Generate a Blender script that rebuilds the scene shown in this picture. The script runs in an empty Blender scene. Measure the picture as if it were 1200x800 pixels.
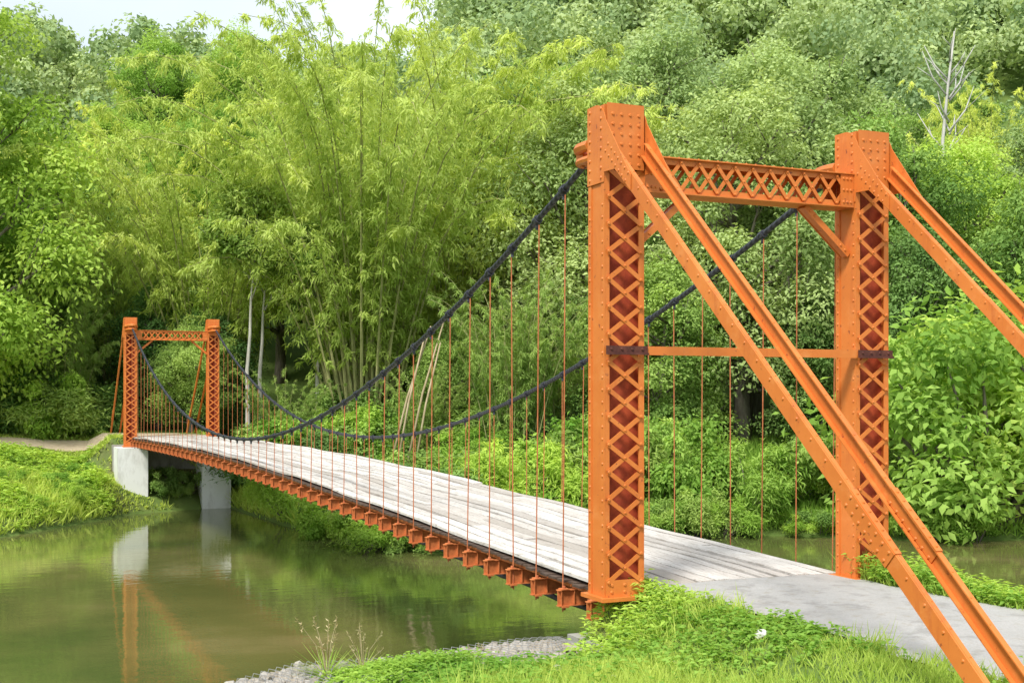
import bpy, math, random
import numpy as np
from mathutils import Vector, Matrix
R=random.Random(7); rng=np.random.default_rng(7)
scene=bpy.context.scene; col=scene.collection
PI=math.pi

# ---------------------------------------------------------------- materials
def newmat(name):
    m=bpy.data.materials.new(name); m.use_nodes=True
    nt=m.node_tree; nt.nodes.clear()
    out=nt.nodes.new('ShaderNodeOutputMaterial')
    return m,nt,out
def ramp(nt,src,stops):
    r=nt.nodes.new('ShaderNodeValToRGB'); e=r.color_ramp.elements
    while len(e)<len(stops): e.new(.5)
    for i,(p,c) in enumerate(stops):
        e[i].position=p; e[i].color=(c[0],c[1],c[2],1)
    nt.links.new(src,r.inputs[0]); return r
def mixc(nt,fac,a,b,mode='MIX'):
    m=nt.nodes.new('ShaderNodeMix'); m.data_type='RGBA'; m.blend_type=mode
    for inp,v in ((m.inputs[0],fac),(m.inputs[6],a),(m.inputs[7],b)):
        if isinstance(v,bpy.types.NodeSocket): nt.links.new(v,inp)
        elif isinstance(v,(int,float)): inp.default_value=v
        else: inp.default_value=(v[0],v[1],v[2],1)
    return m.outputs[2]
def noise(nt,scale,detail=4,rough=.55,stretch=None,coord='Object'):
    n=nt.nodes.new('ShaderNodeTexNoise'); n.inputs['Scale'].default_value=scale
    n.inputs['Detail'].default_value=detail; n.inputs['Roughness'].default_value=rough
    tc=nt.nodes.new('ShaderNodeTexCoord'); s=tc.outputs[coord]
    if stretch:
        mp=nt.nodes.new('ShaderNodeMapping'); mp.inputs['Scale'].default_value=stretch
        nt.links.new(s,mp.inputs[0]); s=mp.outputs[0]
    nt.links.new(s,n.inputs['Vector']); return n.outputs['Fac']
def principled(nt,out,colr,rough=.5,bump=None,bstr=.2,bdist=.01,spec=.5,metal=0):
    p=nt.nodes.new('ShaderNodeBsdfPrincipled')
    if isinstance(colr,bpy.types.NodeSocket): nt.links.new(colr,p.inputs['Base Color'])
    else: p.inputs['Base Color'].default_value=(*colr,1)
    p.inputs['Roughness'].default_value=rough
    p.inputs['Specular IOR Level'].default_value=spec; p.inputs['Metallic'].default_value=metal
    if bump is not None:
        b=nt.nodes.new('ShaderNodeBump'); b.inputs['Strength'].default_value=bstr; b.inputs['Distance'].default_value=bdist
        nt.links.new(bump,b.inputs['Height']); nt.links.new(b.outputs[0],p.inputs['Normal'])
    nt.links.new(p.outputs[0],out.inputs[0]); return p

def m_paint():
    m,nt,out=newmat('orange_paint')
    a=noise(nt,1.3,6,.65); b=noise(nt,14,5,.7); c=noise(nt,5,6,.7,stretch=(1,1,.18))
    base=ramp(nt,a,[(.3,(.58,.155,.028)),(.7,(.70,.215,.045))]).outputs[0]
    st=ramp(nt,c,[(.54,(0,0,0)),(.74,(.8,.8,.8))]).outputs[0]
    x=mixc(nt,st,base,(.48,.11,.028))
    fd=noise(nt,2.6,5,.7)
    x=mixc(nt,ramp(nt,fd,[(.55,(0,0,0)),(.75,(.5,.5,.5))]).outputs[0],x,(.72,.29,.10))
    rs=ramp(nt,b,[(.62,(0,0,0)),(.70,(1,1,1))]).outputs[0]
    x=mixc(nt,rs,x,(.26,.065,.028))
    principled(nt,out,x,.5,b,.25,.004,.35); return m
def m_rust(name,c1,c2):
    m,nt,out=newmat(name); a=noise(nt,9,6,.7)
    principled(nt,out,ramp(nt,a,[(.35,c1),(.65,c2)]).outputs[0],.7,a,.4,.004,.3); return m
def m_cable():
    m,nt,out=newmat('tarred_wire')
    tc=nt.nodes.new('ShaderNodeTexCoord'); w=nt.nodes.new('ShaderNodeTexWave'); w.inputs['Scale'].default_value=9
    w.inputs['Distortion'].default_value=.5; w.bands_direction='DIAGONAL'
    nt.links.new(tc.outputs['Object'],w.inputs[0])
    principled(nt,out,ramp(nt,w.outputs['Fac'],[(.1,(.012,.013,.02)),(.9,(.05,.052,.07))]).outputs[0],.5,w.outputs['Fac'],.6,.01,.5); return m
def m_wood():
    m,nt,out=newmat('weathered_plank')
    at=nt.nodes.new('ShaderNodeAttribute'); at.attribute_name='tint'
    g=noise(nt,9,7,.75,stretch=(5,.4,4)); s=noise(nt,1.7,6,.7); f=noise(nt,40,3,.6,stretch=(3,.3,3)); k=noise(nt,12,4,.7)
    base=ramp(nt,at.outputs['Fac'],[(0,(.42,.38,.335)),(.2,(.55,.51,.465)),(.6,(.64,.605,.56)),(1,(.70,.67,.62))]).outputs[0]
    x=mixc(nt,ramp(nt,g,[(.49,(0,0,0)),(.64,(.85,.85,.85))]).outputs[0],base,(.30,.255,.21))
    x=mixc(nt,ramp(nt,s,[(.5,(0,0,0)),(.72,(.5,.5,.5))]).outputs[0],x,(.38,.335,.285))
    x=mixc(nt,ramp(nt,k,[(.64,(0,0,0)),(.72,(.8,.8,.8))]).outputs[0],x,(.14,.11,.085))
    principled(nt,out,x,.85,f,.5,.008,.15); return m
def m_concrete(name='whitewashed_concrete',c1=(.55,.54,.50),c2=(.84,.84,.82)):
    m,nt,out=newmat(name); a=noise(nt,1.5,6,.7,stretch=(1,1,.4)); b=noise(nt,20,4,.6)
    x=ramp(nt,a,[(.28,c1),(.5,c2)]).outputs[0]
    principled(nt,out,x,.85,b,.3,.01,.2); return m
def m_road():
    m,nt,out=newmat('worn_asphalt'); a=noise(nt,.9,6,.7); b=noise(nt,60,4,.8); c=noise(nt,6,5,.7); d=noise(nt,2.2,6,.75)
    x=ramp(nt,a,[(.3,(.36,.35,.33)),(.7,(.48,.47,.45))]).outputs[0]
    x=mixc(nt,ramp(nt,b,[(.4,(0,0,0)),(.7,(.45,.45,.45))]).outputs[0],x,(.22,.215,.21))
    x=mixc(nt,ramp(nt,c,[(.54,(0,0,0)),(.70,(.65,.65,.65))]).outputs[0],x,(.30,.265,.20))
    x=mixc(nt,ramp(nt,d,[(.52,(0,0,0)),(.62,(.6,.6,.6))]).outputs[0],x,(.25,.24,.225))
    principled(nt,out,x,.9,b,.5,.008,.2); return m
def m_ground():
    m,nt,out=newmat('earth_and_moss')
    geo=nt.nodes.new('ShaderNodeNewGeometry'); sx=nt.nodes.new('ShaderNodeSeparateXYZ'); nt.links.new(geo.outputs['Normal'],sx.inputs[0])
    a=noise(nt,.35,6,.65); b=noise(nt,9,5,.7); 
    g=ramp(nt,a,[(.35,(.09,.15,.035)),(.65,(.16,.23,.055))]).outputs[0]
    d=ramp(nt,b,[(.3,(.10,.08,.045)),(.7,(.20,.16,.09))]).outputs[0]
    sl=ramp(nt,sx.outputs['Z'],[(.60,(1,1,1)),(.82,(0,0,0))]).outputs[0]
    pz=nt.nodes.new('ShaderNodeMath'); pz.operation='MULTIPLY'; nt.links.new(sl,pz.inputs[0]); pz.inputs[1].default_value=.7
    x=mixc(nt,pz.outputs[0],g,d)
    x=mixc(nt,ramp(nt,b,[(.55,(0,0,0)),(.7,(.5,.5,.5))]).outputs[0],x,(.16,.14,.07))
    principled(nt,out,x,.95,b,.6,.04,.1); return m
def m_dirt():
    m,nt,out=newmat('dry_dirt'); b=noise(nt,4,6,.7)
    principled(nt,out,ramp(nt,b,[(.3,(.42,.33,.22)),(.7,(.58,.48,.35))]).outputs[0],.95,b,.5,.02,.1); return m
def m_rock(name='grey_rock',a1=(.24,.22,.19),a2=(.52,.50,.46)):
    m,nt,out=newmat(name); b=noise(nt,7,6,.7)
    at=nt.nodes.new('ShaderNodeAttribute'); at.attribute_name='tint'
    x=ramp(nt,b,[(.3,a1),(.7,a2)]).outputs[0]
    x=mixc(nt,at.outputs['Fac'],x,(.34,.28,.20))
    principled(nt,out,x,.9,b,.6,.02,.2); return m
def m_water():
    m,nt,out=newmat('murky_river_water')
    a=noise(nt,.16,5,.6); r1=noise(nt,1.5,4,.55,stretch=(1,1.6,1)); 
    x=ramp(nt,a,[(.36,(.085,.11,.030)),(.54,(.145,.15,.045)),(.68,(.23,.20,.08))]).outputs[0]
    p=principled(nt,out,x,.025,r1,.12,.04,.5); p.inputs['IOR'].default_value=1.43
    return m
def m_bark(name,c1,c2):
    m,nt,out=newmat(name); a=noise(nt,3,6,.7,stretch=(2,2,.5))
    principled(nt,out,ramp(nt,a,[(.35,c1),(.65,c2)]).outputs[0],.9,a,.7,.03,.15); return m
def m_leaf(name,dark,light,trans=.35):
    m,nt,out=newmat(name)
    at=nt.nodes.new('ShaderNodeAttribute'); at.attribute_name='tint'
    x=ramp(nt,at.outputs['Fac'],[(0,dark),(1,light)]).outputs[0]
    oi=nt.nodes.new('ShaderNodeObjectInfo')
    mr=nt.nodes.new('ShaderNodeMapRange'); nt.links.new(oi.outputs['Random'],mr.inputs[0]); mr.inputs[3].default_value=.82; mr.inputs[4].default_value=1.18
    hs=nt.nodes.new('ShaderNodeHueSaturation'); nt.links.new(mr.outputs[0],hs.inputs['Value']); nt.links.new(x,hs.inputs['Color'])
    mh=nt.nodes.new('ShaderNodeMapRange'); nt.links.new(oi.outputs['Random'],mh.inputs[0]); mh.inputs[3].default_value=.515; mh.inputs[4].default_value=.485
    nt.links.new(mh.outputs[0],hs.inputs['Hue'])
    c=hs.outputs[0]
    d=nt.nodes.new('ShaderNodeBsdfDiffuse'); t=nt.nodes.new('ShaderNodeBsdfTranslucent')
    tc=mixc(nt,1.0,c,(1.2,1.15,.75),'MULTIPLY')
    nt.links.new(c,d.inputs[0]); nt.links.new(tc,t.inputs[0])
    m1=nt.nodes.new('ShaderNodeMixShader'); m1.inputs[0].default_value=trans
    nt.links.new(d.outputs[0],m1.inputs[1]); nt.links.new(t.outputs[0],m1.inputs[2])
    nt.links.new(m1.outputs[0],out.inputs[0]); return m

PAINT=m_paint(); RUSTBAND=m_rust('brown_primer',(.07,.022,.018),(.15,.05,.035)); HANG=m_rust('rusty_rod',(.36,.10,.04),(.58,.20,.08)); REDIN=m_rust('rust_red_steel',(.30,.042,.018),(.48,.085,.03))
BEAMR=m_rust('dusty_orange_steel',(.42,.125,.04),(.68,.22,.07))
CABLE=m_cable(); WOOD=m_wood(); CONC=m_concrete(); ROAD=m_road(); GROUND=m_ground(); DIRT=m_dirt(); ROCK=m_rock(); WATER=m_water(); PALEROCK=m_rock('pale_rock',(.5,.48,.45),(.75,.73,.7))
DARKT=m_rust('dark_timber',(.05,.035,.028),(.13,.085,.06)); PIPE=m_rust('dark_pipe',(.025,.025,.03),(.06,.055,.06)); WIRE=m_rust('galvanised_wire',(.2,.2,.2),(.35,.35,.34))
BARK=m_bark('brown_bark',(.12,.10,.08),(.27,.24,.20)); PALEBARK=m_bark('pale_bark',(.36,.34,.30),(.62,.59,.53)); GREYWOOD=m_bark('bleached_wood',(.38,.37,.34),(.62,.60,.56)); CULM=m_bark('bamboo_culm',(.20,.23,.08),(.42,.40,.18)); DRYCULM=m_bark('dry_bamboo',(.34,.26,.15),(.52,.43,.28))
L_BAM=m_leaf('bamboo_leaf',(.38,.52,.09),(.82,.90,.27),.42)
L_BAMD=m_leaf('darker_bamboo_leaf',(.20,.34,.07),(.45,.59,.17),.4)  # darker bamboo green for the small clumps and slender tree crowns
L_MID=m_leaf('green_leaf',(.14,.26,.06),(.40,.57,.15),.36)
L_GREY=m_leaf('grey_green_leaf',(.19,.30,.10),(.47,.60,.24),.34)
L_LIGHT=m_leaf('bright_leaf',(.23,.40,.06),(.56,.74,.17),.42)
L_DARK=m_leaf('deep_green_leaf',(.10,.20,.055),(.28,.43,.13),.34)
L_FAR=m_leaf('haze_tinted_leaf',(.25,.37,.18),(.52,.64,.30),.35)  # distance haze painted into the leaf colour: paler, bluer green for the hills
L_GRASS=m_leaf('grass_blade',(.25,.41,.06),(.62,.74,.18),.42)
L_WEED=m_leaf('weed_leaf',(.19,.37,.05),(.52,.72,.14),.42)
L_DRY=m_leaf('dry_grass',(.40,.33,.16),(.62,.55,.34),.3)

# ---------------------------------------------------------------- mesh helpers
class MB:
    def __init__(s): s.v=[];s.f=[];s.t=[]
    def add(s,vs,fs,t=.5):
        n=len(s.v); s.v+=[tuple(p) for p in vs]; s.f+=[tuple(i+n for i in f) for f in fs]; s.t+=[t]*len(fs)
    BF=[(0,3,2,1),(4,5,6,7),(0,1,5,4),(1,2,6,5),(2,3,7,6),(3,0,4,7)]
    def bar(s,p,q,nrm,w,th,t=.5):
        p=Vector(p);q=Vector(q);d=(q-p).normalized();n=Vector(nrm);n=(n-d*n.dot(d)).normalized();b=d.cross(n)
        vs=[]
        for e in (p,q):
            for a,c in ((-1,-1),(1,-1),(1,1),(-1,1)): vs.append(e+b*(a*w/2)+n*(c*th/2))
        s.add(vs,s.BF,t)
    def box(s,x0,x1,y0,y1,z0,z1,t=.5):
        s.add([(x0,y0,z0),(x1,y0,z0),(x1,y1,z0),(x0,y1,z0),(x0,y0,z1),(x1,y0,z1),(x1,y1,z1),(x0,y1,z1)],s.BF,t)
    def rivet(s,c,n,r=.019):
        c=Vector(c);n=Vector(n).normalized();a=n.orthogonal().normalized();b=n.cross(a)
        vs=[];K=7
        for k in range(K):
            g=2*PI*k/K; vs.append(c+(a*math.cos(g)+b*math.sin(g))*r)
        for k in range(K):
            g=2*PI*k/K; vs.append(c+(a*math.cos(g)+b*math.sin(g))*r*.6+n*r*.6)
        fs=[(k,(k+1)%K,K+(k+1)%K,K+k) for k in range(K)]+[tuple(range(K,2*K))]
        s.add(vs,fs)
    def prismX(s,poly,x0,x1):
        n=len(poly); vs=[(x0,y,z) for y,z in poly]+[(x1,y,z) for y,z in poly]
        fs=[tuple(range(n)),tuple(range(2*n-1,n-1,-1))]+[(i,n+i,n+(i+1)%n,(i+1)%n) for i in range(n)]
        s.add(vs,fs)
    def tube(s,pts,rad,sides=8,t=.5,caps=True):
        pts=[Vector(p) for p in pts]; n=len(pts)
        if not hasattr(rad,'__len__'): rad=[rad]*n
        vs=[];prev=None
        for i,p in enumerate(pts):
            d=(pts[min(i+1,n-1)]-pts[max(i-1,0)]).normalized()
            if prev is None: a=d.orthogonal().normalized()
            else:
                a=prev-d*prev.dot(d); a=a.normalized() if a.length>1e-5 else d.orthogonal().normalized()
            prev=a;b=d.cross(a)
            for k in range(sides):
                g=2*PI*k/sides; vs.append(p+(a*math.cos(g)+b*math.sin(g))*rad[i])
        fs=[]
        for i in range(n-1):
            for k in range(sides):
                k2=(k+1)%sides; fs.append((i*sides+k,i*sides+k2,(i+1)*sides+k2,(i+1)*sides+k))
        if caps: fs+= [tuple(range(sides-1,-1,-1)),tuple(range((n-1)*sides,n*sides))]
        s.add(vs,fs,t)
    def mesh(s,name,mat,smooth=False):
        me=bpy.data.meshes.new(name); me.from_pydata(s.v,[],s.f); me.update()
        a=me.attributes.new('tint','FLOAT','FACE'); a.data.foreach_set('value',np.array(s.t,dtype=np.float32))
        me.materials.append(mat)
        if smooth: me.polygons.foreach_set('use_smooth',[True]*len(me.polygons))
        return me
def obj(name,me,parent=None,loc=(0,0,0),rot=(0,0,0),scale=(1,1,1)):
    o=bpy.data.objects.new(name,me); col.objects.link(o); o.location=loc; o.rotation_euler=rot; o.scale=scale
    if parent: o.parent=parent
    return o
def tag(o,label,cat,kind=None,group=None):
    o['label']=label; o['category']=cat
    if kind: o['kind']=kind
    if group: o['group']=group
    return o
def norm(a): return a/np.maximum(np.linalg.norm(a,axis=1,keepdims=True),1e-6)
def leafmesh(name,c,ax,nr,L,W,tint,mat,wide=.45,droop=.12):
    n=len(c); ax=norm(ax); side=norm(np.cross(ax,nr)); nn=np.cross(side,ax)
    L=np.broadcast_to(L,(n,))[:,None]; W=np.broadcast_to(W,(n,))[:,None]
    v=np.empty((n,4,3),dtype=np.float32)
    v[:,0]=c; mid=c+ax*L*wide
    v[:,1]=mid+side*W/2+nn*W*.15; v[:,2]=c+ax*L-nn*L*droop; v[:,3]=mid-side*W/2+nn*W*.15
    me=bpy.data.meshes.new(name); me.vertices.add(4*n); me.vertices.foreach_set('co',v.ravel())
    me.loops.add(4*n); me.loops.foreach_set('vertex_index',np.arange(4*n,dtype=np.int32))
    me.polygons.add(n); me.polygons.foreach_set('loop_start',np.arange(0,4*n,4,dtype=np.int32))
    me.update(calc_edges=True)
    a=me.attributes.new('tint','FLOAT','FACE'); a.data.foreach_set('value',np.clip(tint,0,1).astype(np.float32))
    me.materials.append(mat); return me
def rdir(n,r=rng): return norm(r.normal(size=(n,3)))

# ---------------------------------------------------------------- terrain
NEAR=np.array([(-600,-60),(-60,-30),(-12,-9),(-6.4,-3.2),(-4.9,-1.2),(-3.9,.9),(-2.4,1.25),(-.6,1.0),(4,1.2),(8,.2),(15,-2.5),(60,-22),(600,-60)],float)
FAR=np.array([(-600,-30),(-60,-4),(-25,14),(-12,25),(-4.7,31.3),(-1.5,35.3),(0,37.3),(3.7,38.7),(4.1,31),(4.8,25),(6.2,21.6),(12,23),(17,22),(21,18.5),(30,15),(60,6),(600,-30)],float)
def pdist(x,y,P):
    d=np.full(x.shape,1e9)
    for (ax,ay),(bx,by) in zip(P[:-1],P[1:]):
        dx,dy=bx-ax,by-ay; t=np.clip(((x-ax)*dx+(y-ay)*dy)/(dx*dx+dy*dy),0,1)
        d=np.minimum(d,np.hypot(x-ax-t*dx,y-ay-t*dy))
    return d
def vn(x,y,s,seed=0):
    r=np.random.default_rng(seed); o=np.zeros_like(x)
    for i in range(7):
        a=r.uniform(0,2*PI); f=s*r.uniform(.5,1.8); o=o+np.sin((x*math.cos(a)+y*math.sin(a))*f+r.uniform(0,6.28))
    return o/4.
def sstep(t): t=np.clip(t,0,1); return t*t*(3-2*t)
def H(x,y):
    x=np.asarray(x,float); y=np.asarray(y,float)
    yn=np.interp(x,NEAR[:,0],NEAR[:,1]); yf=np.interp(x,FAR[:,0],FAR[:,1])
    dn=pdist(x,y,NEAR); df=pdist(x,y,FAR)
    wat=(y>yn)&(y<yf)
    dw=np.minimum(dn,df)
    hw=-2.5-np.minimum(1.1,.4*dw)-.02
    hn=np.interp(dn,[0,.25,.8,1.6,3,7],[-2.5,-1.7,-.75,-.5,-.26,-.06])+vn(x,y,1.6,3)*.05*np.clip(dn/1.5,0,1)
    road=np.clip((2.2-np.abs(x-1.75))/.6,0,1)*np.clip((.7-y)/.5,0,1)
    hn=hn*(1-road)+(-.03)*road
    hn=hn-.5*np.clip((x-4.2)/3,0,1)*np.clip((y+8)/6,0,1)
    hf=np.interp(df,[0,.4,2,4.5,9,14],[-2.5,-2.1,-1.25,-.35,.15,.35])+vn(x,y,.9,5)*.12*np.clip(df/2,0,1)
    hf=np.where(x>4.5,np.interp(df,[0,.4,2,5,12,20],[-2.5,-2.2,-1.7,-1.1,-.2,.6])+vn(x,y,.7,6)*.12*np.clip(df/2,0,1),hf)
    hf=np.maximum(hf,np.where(df>.05,np.minimum(-1.05-np.hypot(x+1.6,y-38.2)*.42,-2.5+df*1.1),-9))
    emb=.30-np.maximum(0,np.abs(x-1.6)-2.1)*.9-np.maximum(0,39.9-y)*4
    hf=np.where((y>38),np.maximum(hf,np.minimum(emb,.3)),hf)
    rx=x+6.2; ry=y+11.2; r=np.hypot(rx,ry); be=np.degrees(np.arctan2(rx,ry))
    k=sstep((be-18.5)/8); A=26+k*39; Rb=132+k*66
    win=sstep((be+75)/40)*sstep((120-be)/30)
    hill=A*sstep((r-60)/(Rb-60))*win*(1+.05*vn(x,y,.06,9))
    hf=hf+hill
    return np.where(wat,hw,np.where(y<=yn,hn,hf))
def lines(segs):
    out=[]
    for a,b,s in segs: out+=list(np.arange(a,b,s))
    out.append(segs[-1][1]); return np.array(out)
gx=lines([(-700,-120,40),(-120,-40,6),(-40,-9,1.2),(-9,9,.22),(9,40,.8),(40,130,4),(130,700,40)])
gy=lines([(-700,-60,40),(-60,-12,4),(-12,-7,.6),(-7,3,.2),(3,20,1),(20,46,.4),(46,80,1.5),(80,240,5),(240,700,40)])
X,Y=np.meshgrid(gx,gy); Z=H(X,Y); nx=len(gx);ny=len(gy)
me=bpy.data.meshes.new('ground'); V=np.stack([X,Y,Z],-1).reshape(-1,3)
idx=np.arange(nx*ny).reshape(ny,nx); F=np.stack([idx[:-1,:-1],idx[:-1,1:],idx[1:,1:],idx[1:,:-1]],-1).reshape(-1,4)
me.from_pydata(V.tolist(),[],F.tolist()); me.materials.append(GROUND); me.polygons.foreach_set('use_smooth',[True]*len(me.polygons))
tag(obj('ground',me),'grassy earth river banks rising to wooded hills','ground','structure')
b=MB(); b.add([(-700,-700,-2.5),(700,-700,-2.5),(700,300,-2.5),(-700,300,-2.5)],[(0,1,2,3)])
tag(obj('water',b.mesh('water',WATER)),'calm murky green brown river water','river','structure')
def redge(y): return .42+.22*min(1,max(0,-y/1.5))+.08*math.sin(y*2.1)
b=MB(); ys=list(np.arange(.28,-8,-.2))+list(range(-9,-60,-2)); pr=[]
for y in ys:
    xl=redge(y)+R.uniform(-.05,.05); xr=3.05+.08*math.sin(y*1.7)+R.uniform(-.05,.05)
    if y==ys[0]: xl,xr=.25,3.0
    pr.append([(xl,y,-.004),((xl+xr)/2,y,.012),(xr,y,-.004)])
for p,q in zip(pr[:-1],pr[1:]):
    b.add([p[0],p[1],q[1],q[0]],[(0,3,2,1)]); b.add([p[1],p[2],q[2],q[1]],[(0,3,2,1)])
tag(obj('road',b.mesh('road',ROAD)),'worn grey asphalt lane leading onto the bridge','road','structure')
b=MB(); c=[(1.6,39.75),(1.6,41),(1.0,42.2),(-.8,43.2),(-3.5,43.6),(-7,43.2),(-12,42),(-20,40)]
cc=[]
for (x0,y0),(x1,y1) in zip(c[:-1],c[1:]):
    for i in range(6): cc.append((x0+(x1-x0)*i/6,y0+(y1-y0)*i/6))
pr=[]
for i,(x,y) in enumerate(cc):
    x2,y2=cc[min(i+1,len(cc)-1)];x1,y1=cc[max(i-1,0)]; dx,dy=x2-x1,y2-y1;l=math.hypot(dx,dy); nx_,ny_=-dy/l,dx/l
    row=[]; wd=1.3+.25*math.sin(i*1.3)
    for s in (-1,-.5,0,.5,1):
        px,py=x+nx_*s*wd,y+ny_*s*wd; row.append((px,py,float(H(px,py))+.05))
    pr.append(row)
for p,q in zip(pr[:-1],pr[1:]):
    for k in range(4): b.add([p[k],q[k],q[k+1],p[k+1]],[(0,3,2,1)])
tag(obj('path',b.mesh('path',DIRT)),'pale dry dirt path beyond the bridge','path','structure')
PATHC=np.array(cc)
def pathd(x,y): return pdist(x,y,PATHC[::3])

# ---------------------------------------------------------------- bridge
W=3.185; SP=39.0; TH=5.0
def dz(y): return .35*(y/SP)+.30*math.sin(PI*min(max(y/SP,0),1))
def cz(y): return .95+3.85*((y-SP/2)/(SP/2))**2
bridge=obj('suspension_bridge',None); tag(bridge,'orange riveted steel suspension footbridge with whitened plank deck over the river','bridge')
hw=.215; hd=.17
def build_post():
    b=MB(); fl=.045
    for s in (-1,1):
        b.box(s*hw-.006,s*hw+.006,-hd+.012,hd-.012,0,TH-.01)
        for f in (-1,1):
            x0,x1=sorted((s*(hw+.0075),s*(hw-fl))); y0,y1=sorted((f*hd,f*(hd-.011)))
            b.box(x0,x1,y0,y1,0,TH-.01)
            x0,x1=sorted((s*(hw+.0065),s*(hw+.018))); y0,y1=sorted((f*(hd+.002),f*(hd-.065)))
            b.box(x0,x1,y0,y1,.0,TH-.015)
            z=.1
            while z<TH-.9:
                b.rivet((s*(hw+.018),f*(hd-.035),z),(s,0,0),.016); z+=.125
    n=15; z0=.15; z1=4.34; dh=(z1-z0)/n
    for f in (-1,1):
        for i in range(n):
            a=z0+i*dh; c=a+dh
            b.bar((-hw+.025,f*(hd+.007),a),(hw-.025,f*(hd+.007),c),(0,1,0),.046,.010)
            b.bar((hw-.025,f*(hd+.018),a),(-hw+.025,f*(hd+.018),c),(0,1,0),.046,.010)
            b.rivet((0,f*(hd+.023),a+dh/2),(0,f,0),.015)
            for s in (-1,1): b.rivet((s*(hw-.026),f*(hd+.023),a),(0,f,0),.020)
        y0,y1=sorted((f*(hd+.001),f*(hd+.013))); b.box(-hw-.004,hw+.004,y0,y1,.0,.17)
        y0,y1=sorted((f*(hd+.0245),f*(hd+.034))); b.box(-hw+.002,hw-.002,y0,y1,4.34,TH)
        for z in np.arange(4.39,4.98,.10):
            for x in (-.15,-.05,.05,.15): b.rivet((x,f*(hd+.034),z),(0,f,0),.019)
        for z in (.05,.12):
            for x in (-.15,0,.15): b.rivet((x,f*(hd+.013),z),(0,f,0),.018)
    b.box(-hw+.01,hw-.01,-hd+.01,hd-.01,TH-.03,TH-.012)
    b.box(-hw-.07,hw+.07,-hd-.07,hd+.07,-.04,-.001)
    return b.mesh('post',PAINT)
ZS=4.75; SL=.888
def build_stay(sx):
    b=MB(); x0=sx*(hw+.009); x1=sx*.20; L=5.45
    A=Vector((x0,-hd-.05,ZS-(hd+.05)*SL)); E=Vector((x1,-L,ZS-L*SL)); d=(E-A).normalized(); side=Vector((1,0,0)); side=(side-d*side.dot(d)).normalized(); up=side.cross(d).normalized()
    if up.z<0: up=-up
    b.bar(A,E,side,.134,.014)
    for s in (-1,1):
        o=up*(s*.064); xo=-side*(sx*.026)
        b.bar(A+o+xo,E+o+xo,up,.038,.011)
    n=30
    for i in range(n):
        p=A.lerp(E,(i+.5)/n)
        if i>2: b.rivet(p+side*(sx*.007)+up*.03,side*sx,.014)
        b.rivet(p-side*(sx*.007)+up*.03,-side*sx,.014)
        b.rivet(p+up*.069-side*(sx*.028),up,.011)
    p=A.lerp(E,.70);q=A.lerp(E,.79)
    b.bar(p+side*(sx*.0125),q+side*(sx*.0125),side,.142,.009)
    b.bar(p-side*(sx*.0125),q-side*(sx*.0125),side,.105,.009)
    b.bar(p+up*.0745-side*(sx*.018),q+up*.0745-side*(sx*.018),up,.058,.008)
    for i in range(7):
        r=p.lerp(q,(i+.5)/7)
        for s in (-.04,.04): b.rivet(r+side*(sx*.017)+up*s,side*sx,.016); b.rivet(r-side*(sx*.017)+up*s,-side*sx,.016)
        b.rivet(r+up*.0785-side*(sx*.02),up,.016)
    poly=[(hd+.005,TH+.004)]
    for i in range(9):
        g=PI/2*i/8*.75; poly.append((.00-.24*math.sin(g),TH+.004-.30*(1-math.cos(g))))
    poly+=[(-.72,ZS-.72*SL+.072),(-.72,ZS-.72*SL-.072),(-.40,ZS-.40*SL-.10),(-hd-.01,4.30),(-hd-.005,4.20),(hd+.005,4.20)]
    g0,g1=sorted((sx*(hw+.019),sx*(hw+.0265))); b.prismX(poly,g0,g1)
    for z in np.arange(4.25,4.98,.10):
        for y in (-.12,.12): b.rivet((sx*(hw+.0265),y,z),(sx,0,0),.02)
    for i in range(7):
        p=A+d*(.03+.09*i)
        for s in (-.04,.045): b.rivet((sx*(hw+.0265),p.y+up.y*s,p.z+up.z*s),(sx,0,0),.016)
    return b.mesh('back_stay',PAINT)
def build_saddle():
    b=MB(); pts=[]
    for i in range(13):
        g=PI*i/12; pts.append((-.20*math.cos(g),hd+.02+.52*math.sin(g),4.64+.03*math.sin(g)))
    b.tube(pts,.06,8); b.tube([(p[0],p[1],p[2]-.14) for p in pts],.04,8)
    b.box(-.045,.045,hd+.04,hd+.46,4.50,4.68)
    b.tube([(-.14,hd+.38,4.58),(.14,hd+.38,4.58)],.08,12)
    return b.mesh('cable_saddle',PAINT)
def build_portal():
    b=MB(); x0=hw+.03; x1=W-hw-.03; zb,zt=4.15,4.50
    for f in (-1,1):
        y=f*.12
        b.box(x0,x1,y-.006,y+.006,zb,zb+.06); b.box(x0,x1,y-.006,y+.006,zt-.06,zt)
        n=12; dx=(x1-x0)/n
        for i in range(n):
            a=x0+i*dx;c=a+dx
            b.bar((a,y+f*.012,zb+.03),(c,y+f*.012,zt-.03),(0,1,0),.040,.009)
            b.bar((a,y+f*.022,zt-.03),(c,y+f*.022,zb+.03),(0,1,0),.040,.009)
            for z in (zb+.03,zt-.03): b.rivet((a+.001,y+f*.027,z),(0,f,0),.017)
            b.rivet((a+dx/2,y+f*.027,(zb+zt)/2),(0,f,0),.013)
    b.box(x0,x1,-.17,.17,zt+.001,zt+.014); b.box(x0,x1,-.16,.16,zb-.014,zb-.001)
    k=x0+.06
    while k<x1:
        for f in (-1,1): b.rivet((k,f*.15,zt+.014),(0,0,1),.014)
        k+=.12
    for a,c in ((x0+.001,x0+.18),(x1-.18,x1-.001)):
        for f in (-1,1):
            y0,y1=sorted((f*.148,f*.156)); b.box(a,c,y0,y1,zb+.001,zt-.003)
            for x in (a+.04,(a+c)/2,c-.04):
                for z in (zb+.04,(zb+zt)/2,zt-.05): b.rivet((x,f*.156,z),(0,f,0),.018)
    return b.mesh('portal_beam',PAINT)
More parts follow.
